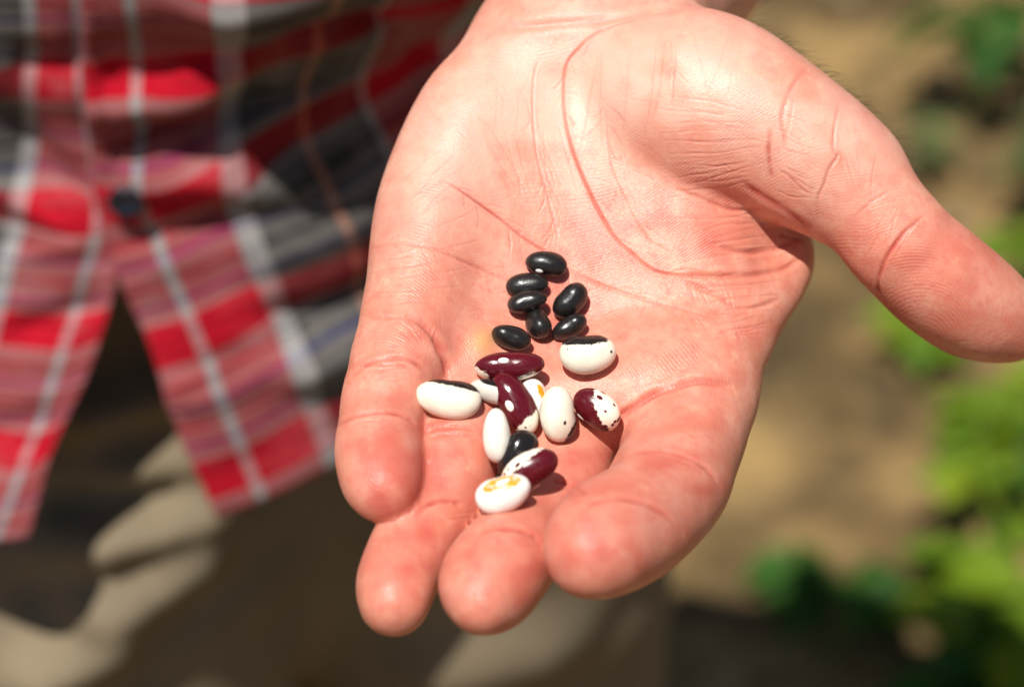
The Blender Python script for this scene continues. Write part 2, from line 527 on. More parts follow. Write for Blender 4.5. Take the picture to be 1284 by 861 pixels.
def build_body(parent, base):
    V, Qf, allq, others = build_hand()
    N = vnormals(V, allq)
    px, py = pix(V)
    # points in front: kept by a coarse depth buffer so that a crease never prints on what lies behind
    cell = 3
    gx = np.clip((px / cell).astype(int), 0, 500); gy = np.clip((py / cell).astype(int) + 20, 0, 400)
    zb = np.full((501, 401), -1e9)
    np.maximum.at(zb, (gx, gy), V[:, 2])
    zz = zb.copy()
    for dx in (-1, 0, 1):
        for dy in (-1, 0, 1):
            zz = np.maximum(zz, np.roll(np.roll(zb, dx, 0), dy, 1))
    facing = np.clip((N[:, 2] - 0.02) / 0.3, 0, 1)
    vis = (N[:, 2] > 0.02) & (V[:, 2] > zz[gx, gy] - 6.0)
    act = np.where(vis & (px > 380) & (px < 1320) & (py > -20) & (py < 850))[0]
    ax, ay = px[act], py[act]
    order = np.argsort(ay)
    act = act[order]; ax = ax[order]; ay = ay[order]
    mm = 0.165
    disp = np.zeros(len(V)); red = np.zeros(len(V)); pale = np.zeros(len(V)); yel = np.zeros(len(V))
    def groove(pts, depth, w, redness, n=8, rim=0.14, fade=0.18):
        pl = catmull(pts, n)
        pad = w / mm * 5
        i0 = np.searchsorted(ay, pl[:, 1].min() - pad); i1 = np.searchsorted(ay, pl[:, 1].max() + pad)
        m = np.where((ax[i0:i1] > pl[:, 0].min() - pad) & (ax[i0:i1] < pl[:, 0].max() + pad))[0] + i0
        if len(m) == 0:
            return
        d, t = polyline_dist(ax[m], ay[m], pl)
        d = d * mm
        tp = np.clip(np.minimum(t, 1 - t) / fade, 0, 1) ** 0.7
        tp = tp * (0.80 + 0.28 * np.sin(t * 17 + pl[0, 0]) * np.sin(t * 6.3 + pl[0, 1]))
        g = np.exp(-(d / w) ** 2)
        k = act[m]
        disp[k] += tp * facing[k] * depth * (-g + rim * np.exp(-((d - 2.0 * w) / (1.1 * w)) ** 2))
        red[k] = np.maximum(red[k], redness * tp * np.exp(-(d / (1.15 * w)) ** 2))
        red[k] = np.maximum(red[k], 0.20 * redness * tp * np.exp(-(d / (4.2 * w)) ** 2))
    for pts, dep, w, rd in CREASES:
        groove(pts, dep, w, rd)
    # fine wrinkles: bundles of short lines (from, to, count, spread, depth)
    r = random.Random(11)
    def bundle(a, b, a2, b2, cnt, depth, w=0.20, rd=0.22, bend=6):
        for i in range(cnt):
            s = (i + r.uniform(-.4, .4)) / max(cnt - 1, 1)
            p = (np.array(a) * (1 - s) + np.array(a2) * s) + np.array([r.uniform(-22, 22), r.uniform(-2, 2)])
            q = (np.array(b) * (1 - s) + np.array(b2) * s) + np.array([r.uniform(-22, 22), r.uniform(-2, 2)])
            mpt = (p + q) / 2 + np.array([r.uniform(-3, 3), r.uniform(-bend, bend)])
            groove([p, (p + mpt) / 2 + np.array([0, r.uniform(-1.5, 1.5)]), mpt, (q + mpt) / 2 + np.array([0, r.uniform(-1.5, 1.5)]), q], depth * r.uniform(.5, 1.3), w, rd * r.uniform(.4, 1.2), n=4, fade=.35)
    bundle((838, 120), (940, 140), (838, 235), (950, 205), 15, .11)
    bundle((845, 205), (930, 200), (855, 250), (960, 235), 8, .10)
    bundle((745, 60), (745, 210), (900, 40), (900, 120), 9, .06, bend=10)
    bundle((985, 135), (1030, 160), (985, 235), (1020, 250), 14, .12, .18)
    bundle((860, 270), (960, 262), (870, 335), (985, 315), 12, .12)
    bundle((870, 355), (970, 350), (900, 430), (962, 420), 12, .12)
    bundle((820, 300), (860, 395), (905, 320), (935, 440), 8, .08, bend=3)
    bundle((600, 160), (650, 270), (690, 150), (720, 250), 10, .07, bend=8)
    bundle((480, 330), (600, 300), (470, 380), (560, 380), 9, .09)
    bundle((500, 230), (560, 180), (520, 300), (600, 260), 9, .06)
    bundle((480, 395), (520, 440), (540, 400), (555, 440), 7, .09)
    bundle((1050, 170), (1075, 250), (1085, 190), (1100, 260), 7, .07, bend=3)
    bundle((1115, 262), (1092, 330), (1135, 270), (1110, 330), 6, .10, bend=3)
    bundle((690, 120), (690, 200), (640, 100), (640, 180), 5, .05, bend=3)
    for (cx, cy, lx, nl) in ((480, 458, 48, 6), (470, 522, 46, 6), (568, 541, 34, 5), (560, 634, 38, 5), (716, 612, 30, 5), (640, 672, 42, 5), (845, 574, 52, 7), (800, 636, 52, 5)):
        bundle((cx - lx, cy + 2), (cx + lx * .6, cy - 6), (cx - lx * .6, cy + 16), (cx + lx, cy + 14), nl, .09, .22)
    # short branches off the long palm lines
    for pts, dep, w, rd in CREASES[:6]:
        pl = catmull(pts, 5)
        for i in range(13):
            k = r.randrange(2, len(pl) - 2)
            t_ = pl[k + 1] - pl[k - 1]
            a0 = math.atan2(t_[1], t_[0]) + r.choice((-1, 1)) * r.uniform(.25, .8)
            L = r.uniform(14, 46)
            p0 = pl[k]
            groove([p0, p0 + L * .5 * np.array([math.cos(a0), math.sin(a0)]) + np.array([r.uniform(-2, 2), r.uniform(-2, 2)]), p0 + L * np.array([math.cos(a0 + .2), math.sin(a0 + .2)])], r.uniform(.05, .14), .2, .28, n=4, fade=.3)
    for i in range(150):
        x0, y0 = r.uniform(480, 960), r.uniform(60, 470)
        a = r.gauss(0.9, 0.6); L = r.uniform(14, 50)
        groove([(x0, y0), (x0 + L * .5 * math.cos(a) + r.uniform(-3, 3), y0 + L * .5 * math.sin(a) + r.uniform(-3, 3)), (x0 + L * math.cos(a), y0 + L * math.sin(a))], r.uniform(.03, .08), .2, .10, n=4, fade=.4)
    # soft unevenness of the flesh
    P = np.stack([px, py], 1)
    disp += 0.28 * sin_noise(V, 0.16, 3) * np.clip(facing + .3, 0, 1) + 0.07 * sin_noise(V, 0.5, 4) * facing
    # the callus under the ring finger
    dcal = np.hypot((px - 604) / 21, (py - 428) / 24)
    callus = np.exp(-dcal ** 2 * 1.6) * vis
    disp += 0.9 * callus
    yel = np.maximum(yel, 0.95 * callus)
    # colour: rosier finger ends and palm centre, paler ball of the thumb and heel
    def blob(x, y, rx, ry):
        return np.exp(-(((px - x) / rx) ** 2 + ((py - y) / ry) ** 2))
    nz1 = sin_noise(P, 0.035, 8); nz2 = sin_noise(P, 0.11, 9)
    warm = 0.30 * blob(660, 400, 150, 130) + 0.30 * blob(905, 270, 90, 60) + 0.35 * blob(1180, 400, 95, 60) + 0.15 * blob(1080, 330, 60, 40)
    for fx, fy in ((475, 590), (500, 720), (615, 715), (760, 680), (1210, 390), (840, 610), (470, 500), (560, 600)):
        warm = warm + 0.30 * blob(fx, fy, 70, 62)
    warm = warm + 0.16 * blob(690, 620, 280, 140)
    tanned = 0.17 / (1 + np.exp(-(py - 565) / 38.0)) + 0.10 / (1 + np.exp(-(px - 1095) / 30.0))
    warm = np.clip(warm * (1 + 0.5 * nz1 + 0.4 * nz2), 0, .75) * 0.48
    pale = 0.7 * blob(850, 110, 150, 90) + 0.4 * blob(690, 130, 120, 110) + 0.45 * blob(1060, 200, 90, 60) + 0.4 * blob(560, 200, 110, 120) + 0.25 * blob(1010, 150, 50, 50)
    pale = np.clip(pale * (1 + 0.4 * nz1 + 0.3 * nz2), 0, 1)
    blotch = np.clip(nz1 * .6 + nz2 * .5, 0, 1) * 0.26
    red = np.clip(np.maximum(red * 1.2, warm) + tanned + blotch * (1 - red), 0, 1)
    V = V + N * disp[:, None]
    # fine dark hairs on the back edge of the thumb and wrist
    cand = np.where((px > 930) & (px < 1150) & (py > 20) & (py < 230) & (N[:, 2] < .30) & (N[:, 2] > -.6) & (N[:, 1] > .1))[0]
    hv, hf = [], []
    rg = np.random.default_rng(3)
    for i in rg.choice(cand, 150):
        t0 = unit(N[i] * .55 + np.array([.75, -.55, 0]) * .8 + rg.normal(0, .22, 3))
        L = rg.uniform(2.0, 5.0)
        sd = unit(np.cross(t0, [.2, .3, .9])) * .030
        sd2 = unit(np.cross(t0, sd)) * .030
        p0 = V[i] - N[i] * .1
        p1 = p0 + t0 * L * .55
        p2 = p1 + unit(t0 + np.array([.3, -.45, 0])) * L * .45
        o_ = len(hv)
        for p, k in ((p0, 1.0), (p1, .8), (p2, .25)):
            for a_ in range(3):
                th = a_ * 2.0944
                hv.append(cam2w(p + (sd * math.cos(th) + sd2 * math.sin(th)) * k) - base)
        for ri in (0, 3):
            for a_ in range(3):
                b_ = (a_ + 1) % 3
                hf.append((o_ + ri + a_, o_ + ri + b_, o_ + ri + 3 + b_, o_ + ri + 3 + a_))
    hm = NT('arm_hair')
    hm.b.inputs['Base Color'].default_value = (.03, .018, .010, 1)
    hm.b.inputs['Roughness'].default_value = .5
    # papillary ridges: a phase that follows the flow of the skin, shown by bump
    per = 0.66 / mm
    g1 = np.hypot(px - 640, (py - 640) * 0.9)
    g2 = np.hypot(px - 480, py - 470) * 1.0
    g3 = py * 0.92 + px * 0.35 + 22 * np.sin(px / 70.0)
    g4 = np.hypot((px - 1150), (py - 440) * 0.9)
    sel1 = np.clip(blob(690, 480, 150, 110) * 1.5, 0, 1); sel2 = np.clip(blob(535, 385, 90, 75) * 1.3, 0, 1)
    phase = np.where((px > 1085), g4, np.where((px < 590) & (py < 470), g2, np.where((px < 1000) & (py > 400), g1, g3)))
    tips = np.min([np.hypot(px - x, (py - y) * .8) for x, y in ((478, 588), (501, 722), (613, 720), (757, 684))], 0)
    phase = np.where((py > 540) & (px < 900), tips, phase)
    phase = phase + 5 * sin_noise(P, 0.03, 21)
    amp = 0.85 * blob(740, 470, 130, 60) + 0.7 * blob(545, 385, 75, 60) + 0.9 * blob(1195, 330, 110, 90) + 0.6 * blob(900, 270, 70, 60) + 0.35 * blob(800, 300, 300, 200)
    for x, y in ((478, 588), (501, 722), (613, 720), (757, 684)):
        amp = amp + .6 * blob(x, y, 60, 60)
    amp = np.clip(amp + .30, 0, 1) * np.clip(0.5 + 0.7 * nz2, 0, 1) * vis
    # world
    W = cam2w(V) - base
    me = bpy.data.meshes.new('body')
    nq = len(allq)
    lens = [len(p) for p in others]
    loops = np.concatenate([allq.ravel(), np.array([i for p in others for i in p], dtype=np.int64)])
    starts = np.concatenate([np.arange(nq) * 4, nq * 4 + np.concatenate([[0], np.cumsum(lens)[:-1]]) if lens else []]).astype(np.int32)
    # drop points nothing uses
    me.vertices.add(len(W))
    me.vertices.foreach_set('co', W.astype(np.float32).ravel())
    me.loops.add(len(loops))
    me.loops.foreach_set('vertex_index', loops.astype(np.int32))
    me.polygons.add(nq + len(lens))
    me.polygons.foreach_set('loop_start', starts)
    me.polygons.foreach_set('use_smooth', np.ones(nq + len(lens), bool))
    me.update(calc_edges=True)
    for nme, arr in (('red', red), ('pale', pale), ('yellow', yel), ('ridge_amp', amp), ('ridge_phase', phase / per * 2 * math.pi)):
        a = me.attributes.new(nme, 'FLOAT', 'POINT')
        a.data.foreach_set('value', arr.astype(np.float32))
    me.validate()
    o = bpy.data.objects.new('body', me)
    COL.objects.link(o)
    o.parent = parent
    me.materials.append(skin_material())
    tag(mesh_obj('arm_hair', hv, hf, hm.m, o), kind='stuff')
    bv = BVHTree.FromPolygons([Vector(v) for v in V[:, :].tolist()], Qf.tolist())
    return o, bv

BASE = np.array([-0.125, 0.36, 0.0])
person = empty('person', BASE)
tag(person, 'person in a red plaid shirt and tan trousers holding out an open palm of beans', 'person')
body, HANDBVH = build_body(person, BASE)

# ------------------------------------------------------------------ beans
WHITE, BLACK, MAROON, ORANGE = (0.84, 0.77, 0.62), (0.014, 0.0115, 0.010), (0.100, 0.005, 0.011), (0.82, 0.33, 0.004)

def bean_mesh(L, Wd, T, bend, seed, nu=40, nv=28):
    r = np.random.default_rng(seed)
    V, F = [], []
    ph = r.uniform(0, 6.28, 6)
    for i in range(nu + 1):
        u = -math.pi / 2 + math.pi * i / nu
        cx, sx = math.cos(u), math.sin(u)
        x = math.copysign(abs(sx) ** 0.94, sx)
        rr = abs(cx) ** 0.95
        for j in range(nv):
            a = 2 * math.pi * j / nv
            y = rr * math.cos(a) * Wd / 2
            z = rr * math.sin(a) * T / 2
            q = 1 + 0.012 * math.sin(3 * x + 2 * a + ph[0]) + 0.010 * math.sin(5 * x - 3 * a + ph[1])
            y *= q * (1 + 0.13 * x * math.sin(ph[2])); z *= q * (1 + 0.09 * x * math.sin(ph[3]))
            # kidney: the hilum side (-y) is hollowed, the back bows
            y += bend * (0.5 - x * x) * Wd
            if y < 0:
                y += 0.05 * Wd * math.exp(-(x / .35) ** 2) * (rr * max(0, -math.cos(a)))
            V.append((x * L / 2, y, z))
    for i in range(nu):
        for j in range(nv):
            F.append((i * nv + j, i * nv + (j + 1) % nv, (i + 1) * nv + (j + 1) % nv, (i + 1) * nv + j))
    return V, F

def bean_material(name, base, dims, patches=(), spots=(), gloss=0.3, speckle=None, seed=0, ring=None):
    """patches: (colour, local direction, threshold, roughness of edge); spots: (local direction, radius, colour)"""
    m = NT(name)
    obj = m.n('ShaderNodeTexCoord').outputs['Object']
    q = m.vmath('MULTIPLY', obj, (2000 / dims[0], 2000 / dims[1], 2000 / dims[2]))
    off = m.vmath('ADD', q, (seed * 3.1, seed * 1.7, seed * 2.3))
    big = m.noise(off, 1.6, 4, 0.62)
    fine = m.noise(off, 6.0, 3, 0.6)
    tone = m.mix(m.step(big, 0.3, 0.7), tuple(c * 0.86 for c in base), base)
    colour = tone
    grain = m.noise(off, 15, 2, .6)
    for col, d, thr, amp in patches:
        dv = m.vmath('DOT_PRODUCT', q, tuple(d), out='Value')
        nz = m.math('MULTIPLY', m.math('ADD', m.math('SUBTRACT', big, 0.5), m.math('ADD', m.math('MULTIPLY', m.math('SUBTRACT', fine, 0.5), 0.7), m.math('MULTIPLY', m.math('SUBTRACT', grain, 0.5), 0.35))), amp)
        f = m.step(m.math('ADD', dv, nz), thr - 0.03, thr + 0.03)
        if speckle:
            vo = m.n('ShaderNodeTexVoronoi', i_Scale=speckle[0])
            m.l(off, vo.inputs['Vector'])
            rnd = m.n('ShaderNodeSeparateColor')
            m.l(vo.outputs['Color'], rnd.inputs[0])
            size = m.math('MULTIPLY', rnd.outputs[0], speckle[1])
            dot = m.math('LESS_THAN', m.math('ADD', vo.outputs['Distance'], m.math('MULTIPLY', m.math('SUBTRACT', fine, .5), .18)), m.math('SUBTRACT', size, speckle[2]))
            f = m.math('MULTIPLY', f, m.math('SUBTRACT', 1.0, dot))
        colour = m.mix(f, colour, col)
    for d, rr, col in spots:
        dn = np.array(d) / np.linalg.norm(d)
        dist = m.vmath('DISTANCE', q, tuple(dn), out='Value')
        f = m.step(m.math('ADD', dist, m.math('MULTIPLY', m.math('SUBTRACT', fine, .5), rr * .5)), rr + .02, rr - .02)
        nd = [n for n in m.t.nodes if n.type == 'MAP_RANGE'][-1]
        nd.inputs[1].default_value, nd.inputs[2].default_value = rr - .02, rr + .02
        f = m.math('SUBTRACT', 1.0, f)
        colour = m.mix(f, colour, col)
    if ring:
        # orange eye: a broken ring round the hilum
        d, r0, w, col = ring
        dn = np.array(d) / np.linalg.norm(d)
        dist = m.vmath('DISTANCE', m.vmath('MULTIPLY', q, (0.62, 1, 1)), tuple(dn * np.array([.62, 1, 1])), out='Value')
        band = m.math('ABSOLUTE', m.math('SUBTRACT', m.math('ADD', dist, m.math('MULTIPLY', m.math('SUBTRACT', fine, .5), .35)), r0))
        f = m.math('SUBTRACT', 1.0, m.step(band, w * .75, w * 1.25))
        f = m.math('MULTIPLY', f, m.step(m.math('ADD', big, m.math('MULTIPLY', fine, .3)), 0.50, 0.60))
        c2 = m.mix(m.step(fine, .56, .70), col, (0.42, 0.13, 0.004))
        colour = m.mix(f, colour, c2)
    m.l(colour, m.b.inputs['Base Color'])
    m.b.inputs['Roughness'].default_value = gloss
    m.b.inputs['Specular IOR Level'].default_value = 0.5
    if base[0] > .5:
        m.b.inputs['Subsurface Weight'].default_value = 0.35
        m.b.inputs['Subsurface Radius'].default_value = (1, .7, .4)
        m.b.inputs['Subsurface Scale'].default_value = 0.0012
    vec = m.noise(off, 14, 3, .6)
    n1 = m.bump(vec, 0.10, 0.00025)
    m.l(m.bump(m.noise(off, 2.2, 2, .5), 0.12, 0.0008, n1), m.b.inputs['Normal'])
    m.l(m.math('ADD', gloss - .06, m.math('MULTIPLY', m.step(fine, .35, .7), .16)), m.b.inputs['Roughness'])
    return m.m

HIL = NT('hilum_white')
HIL.b.inputs['Base Color'].default_value = (0.78, 0.74, 0.66, 1)
HIL.b.inputs['Roughness'].default_value = 0.5


def make_bean(label, px, py, Lp, Wp, ang, tilt=0, lift=0.0, back=None, base=BLACK, patches=(), spots=(), gloss=.3,
              hilum=None, speckle=None, ring=None, group=None, bend=.03, seed=1, thick=None, at=None):
    """ang: direction of the long axis in the picture plane; tilt: how far that end leans to the camera;
    back: camera space direction in which the bowed back (the side away from the hilum) looks"""
    probe = at or (px, py)
    d = st(*probe, 60.0)[:3] - np.array([0, 0, FOC * 1000])
    dn = unit(d)
    hit, nrm, _, dist = HANDBVH.ray_cast(Vector((0, 0, FOC * 1000)), Vector(dn))
    nrm = np.array(nrm)
    if nrm @ dn > 0:
        nrm = -nrm
    z = hit[2]
    mm = KPX * (FOC * 1000 - z - 4)
    a = np.array([math.cos(rad(ang)) * math.cos(rad(tilt)), math.sin(rad(ang)) * math.cos(rad(tilt)), math.sin(rad(tilt))])
    L = Lp * mm
    Wd = Wp * mm
    T = Wd * (thick or 0.88)
    b = np.array(back if back is not None else (0, 0, -1.0))
    b = unit(b - a * (a @ b))
    c = np.cross(a, b)
    Rm = np.stack([a, b, c], 1)                       # local -> camera space
    # half extent along the surface normal: rest on the skin
    hext = math.sqrt(((a @ nrm) * L / 2) ** 2 + ((b @ nrm) * Wd / 2) ** 2 + ((c @ nrm) * T / 2) ** 2)
    s = (hext - 0.25 + lift) / max(-(nrm @ dn), .35)
    cen_d = (np.array(hit) - dn * s - np.array([0, 0, FOC * 1000]))
    dd = unit(st(px, py, 0)[:3] - np.array([0, 0, FOC * 1000]))
    cen = np.array([0, 0, FOC * 1000]) + dd * (np.linalg.norm(cen_d))
    V, F = bean_mesh(L, Wd, T, bend, seed)
    dims = (L, Wd, T)
    loc = lambda v: unit((Rm.T @ unit(v)))
    P = [(col, loc(v) , thr, amp) for col, v, thr, amp in patches]
    S = [(loc(v) , rr, col) for v, rr, col in spots]
    RG = (loc(ring[0]), *ring[1:]) if ring else None
    mt = bean_material('bean_skin', base, dims, P, S, gloss, speckle, seed, RG)
    o = mesh_obj('bean', [(x / 1000, y / 1000, zz / 1000) for x, y, zz in V], F, mt)
    M = Matrix((ROT @ Rm).tolist()).to_4x4()
    M.translation = Vector(cam2w(cen))
    o.matrix_world = M
    tag(o, label, 'bean', group)
    if hilum:
        # a small pale oval scar set in the hollow side, its own mesh
        off, hl, hw, dirv = hilum
        hv = []
        hf = []
        bvh = BVHTree.FromPolygons([Vector(v) for v in V], [list(f) for f in F])
        dl = loc(dirv)
        dl[0] = 0
        dl = unit(dl)
        side = np.cross([1, 0, 0], dl)
        ring_n = 18
        rows = [0.0, 0.55, 0.85, 1.0]
        for ri in rows:
            for k in range(ring_n):
                t = 2 * math.pi * k / ring_n
                x = off * L / 2 + ri * hl * L / 2 * math.cos(t)
                y = ri * hw * Wd / 2 * math.sin(t)
                o3 = np.array([x, 0, 0]) + side * y + dl * 30
                hh = bvh.ray_cast(Vector(o3), Vector(-dl))
                p = np.array(hh[0]) if hh[0] is not None else np.array([x, 0, 0]) + dl * Wd / 2
                p = p + dl * (0.16 * (1 - ri * ri) + 0.02 - (0.12 if ri == 1.0 else 0))
                hv.append(tuple(p / 1000))
        for i in range(len(rows) - 1):
            for k in range(ring_n):
                hf.append((i * ring_n + k, i * ring_n + (k + 1) % ring_n, (i + 1) * ring_n + (k + 1) % ring_n, (i + 1) * ring_n + k))
        mesh_obj('hilum', hv, hf, HIL.m, o)
    return o

GB, GW, GM, GO = 'small black beans', 'black and white beans', 'maroon and white beans', 'white beans with an orange eye'
make_bean('topmost black bean, with a small white scar on its lower left side', 685, 331, 53, 32, -9, back=(.3, .9, -.2), hilum=(-.28, .20, .24, (-.15, -.75, .62)), group=GB, seed=1)
make_bean('black bean half hidden behind the one just below the topmost bean', 661, 357, 54, 30, 6, lift=0.0, back=(0, .8, -.3), group=GB, seed=2, thick=.8)
make_bean('black bean lying against the front of its twin below the topmost bean', 661, 378, 51, 31, 14, lift=0.5, back=(0, .3, -.9), group=GB, seed=3)
make_bean('black bean standing steeply, rightmost of the upper black beans', 715, 377, 52, 37, 47, back=(.5, -.5, -.6), group=GB, seed=4)
make_bean('round looking black bean seen end on, in the middle of the black cluster', 675, 406, 42, 34, -58, tilt=42, back=(-.5, -.5, -.6), group=GB, seed=5)
make_bean('black bean with a wrinkled shine just above the upper white bean', 714, 410, 48, 30, 30, lift=0.3, back=(.2, -.4, -.8), group=GB, seed=6)
make_bean('black bean lying apart beside the yellow callus, lowest of the small black ones', 641, 423, 51, 34, -17, back=(0, -.3, -.9), group=GB, seed=7)

make_bean('white bean with a black cap and one dark dot, beside the small black beans', 737, 443, 72, 51, 4, back=(.1, -.9, .3), base=WHITE,
          patches=[(BLACK, (-.12, .93, .14), .60, .45)], spots=[((.78, .08, .60), .075, BLACK), ((-.72, .25, .66), .035, BLACK)], group=GW, seed=11, gloss=.28)
make_bean('white bean with a thin black cap resting on the little finger', 562, 499, 84, 51, -8, back=(-.1, -.9, .3), base=WHITE, lift=-2.6, at=(543, 500),
          patches=[(BLACK, (.26, .95, -.08), .60, .22)], group=GW, seed=12, gloss=.26)
make_bean('upright cream bean with a black lower right edge and a dark dot', 700, 519, 70, 48, 96, lift=1.6, back=(-.7, .1, .6), base=WHITE,
          patches=[(BLACK, (.66, -.52, -.10), .80, .30)], spots=[((.38, -.28, .86), .085, BLACK)], group=GW, seed=13, gloss=.27)
make_bean('plain white bean standing upright over a black one', 623, 546, 68, 39, 93, lift=1.4, back=(-.3, 0, .9), base=(.84, .80, .70), group='plain white beans', seed=14, gloss=.34)
make_bean('glossy black bean with a white side, wedged under the plain white bean', 649, 571, 68, 48, 62, lift=0.2, back=(-.5, .3, .6), base=BLACK,
          patches=[(WHITE, (.80, -.42, -.05), .80, .25)], group=GW, seed=15, gloss=.16)
make_bean('white tipped bean almost buried under the two maroon beans', 618, 491, 60, 34, -16, lift=-0.6, back=(0, .3, .9), base=(.70, .66, .58),
          patches=[(BLACK, (.2, .9, .3), .72, .3)], group=GW, seed=16, gloss=.2)

make_bean('maroon bean lying level with a white scar and a white left tip', 639, 459, 88, 41, 4, lift=0.8, back=(0, -.55, -.8), base=MAROON,
          patches=[(WHITE, (-.80, -.42, .10), .86, .35), (WHITE, (.45, -.80, .22), .93, .40)], hilum=(-.16, .17, .20, (0, .45, .9)), group=GM, seed=21, gloss=.2)
make_bean('maroon bean leaning across the level one, with a white lower end', 646, 505, 86, 45, -59, tilt=6, lift=3.6, back=(.8, .4, -.5), base=MAROON, at=(650, 515),
          patches=[(WHITE, (.60, -.80, .05), .58, .30)], hilum=(.02, .19, .26, (-.35, -.20, .9)), speckle=(4.2, .62, .22), group=GM, seed=22, gloss=.2)
make_bean('half maroon and half white bean with dark red spots, at the right of the pile', 748, 513, 66, 48, -38, lift=0.2, back=(.4, .6, .7), base=MAROON,
          patches=[(WHITE, (.88, .12, .42), .34, .35)], hilum=(-.3, .2, .2, (-.7, -.7, .1)), speckle=(3.6, .80, .24), group=GM, seed=23, gloss=.26)
make_bean('maroon bean with a mottled white back, behind the orange eyed bean', 664, 590, 78, 48, 32, lift=1.4, back=(-.5, .6, .5), base=MAROON,
          patches=[(WHITE, (-.62, .72, .05), .52, .75)], hilum=(-.1, .2, .2, (.5, -.85, .1)), speckle=(3.8, .66, .2), group=GM, seed=24, gloss=.24)

make_bean('white bean with an orange eye, lowest of all on the fingers', 631, 618, 71, 47, 20, lift=0.7, back=(.2, -.8, .2), base=(.86, .83, .76),
          ring=((-.10, .60, .70), .34, .16, ORANGE), group=GO, seed=31, gloss=.3)
make_bean('white bean with an orange spot, squeezed between a maroon and a cream bean', 671, 500, 52, 40, 110, lift=-0.2, back=(0, -.3, -.8), base=(.86, .83, .76),
          ring=((.45, .45, .72), .12, .14, ORANGE), group=GO, seed=32, gloss=.3)

# ------------------------------------------------------------------ the shirt
def plaid_material():
    m = NT('plaid_flannel')
    uv = m.n('ShaderNodeTexCoord').outputs['UV']
    sp = m.n('ShaderNodeSeparateXYZ')
    m.l(uv, sp.inputs[0])
    u, v = sp.outputs[0], sp.outputs[1]
    RED, WHT, BLK, GRY, ORG, NVY, DRD, PNK = (.40, .002, .014), (.37, .36, .355), (.022, .021, .020), (.155, .142, .13), (.42, .17, .10), (.03, .038, .13), (.055, .004, .007), (.34, .10, .11)
    # warp: one repeat is 4 columns (front edge 0, white line 1, white band 2, orange line 3)
    fu = m.math('FRACT', m.math('DIVIDE', u, 4.0))
    warp = m.ramp(fu, [(0, RED), (.030, RED), (.228, WHT), (.268, RED), (.462, WHT), (.525, BLK), (.738, ORG), (.763, BLK), (.962, WHT), (.985, RED)], 'CONSTANT')
    # weft: one repeat is the height between two bright red bands
    fv = m.math('FRACT', v)
    LGR = (.26, .235, .22)
    weft = m.ramp(fv, [(0, RED), (.15, LGR), (.20, GRY), (.29, BLK), (.33, GRY), (.42, NVY), (.46, LGR), (.50, GRY), (.58, BLK), (.62, GRY), (.72, NVY), (.76, GRY), (.81, LGR), (.85, RED)], 'CONSTANT')
    tw = m.n('ShaderNodeTexWave', wave_type='BANDS', bands_direction='DIAGONAL', i_Scale=70.0, i_Distortion=1.5)
    m.l(uv, tw.inputs['Vector'])
    f = m.math('ADD', 0.36, m.math('MULTIPLY', tw.outputs['Fac'], 0.26))
    c = m.mix(f, warp, weft)
    # slubby weft: thin darker and lighter rows
    row = m.n('ShaderNodeTexNoise', noise_dimensions='2D', i_Scale=1.0, i_Detail=2.0)
    m.l(m.vmath('MULTIPLY', uv, (.7, 24, 0)), row.inputs['Vector'])
    c = m.mix(m.math('MULTIPLY', m.step(row.outputs[0], .42, .62), .55), c, m.mix(1.0, c, (.36, .33, .34), 'MULTIPLY'))
    obj = m.n('ShaderNodeTexCoord').outputs['Object']
    fade = m.noise(obj, 60, 4, .6)
    c = m.mix(m.math('MULTIPLY', m.step(fade, .45, .8), .12), c, (.5, .45, .42))
    m.l(c, m.b.inputs['Base Color'])
    m.b.inputs['Roughness'].default_value = .85
    m.b.inputs['Specular IOR Level'].default_value = .15
    m.b.inputs['Sheen Weight'].default_value = .03
    wv = m.noise(obj, 900, 2, .6)
    m.l(m.bump(wv, .5, .0006), m.b.inputs['Normal'])
    return m.m

def torso(t, z, g=0.0):
    """point on the torso at angle t (0 front, + towards the person's left), height z"""
    k = np.clip((z - 0.95) / 0.4, 0, 1)
    rx, ry = 0.185 + 0.02 * k + g, 0.135 - 0.005 * k + g
    return np.array([BASE[0] + rx * math.sin(t), BASE[1] - ry * math.cos(t), z])

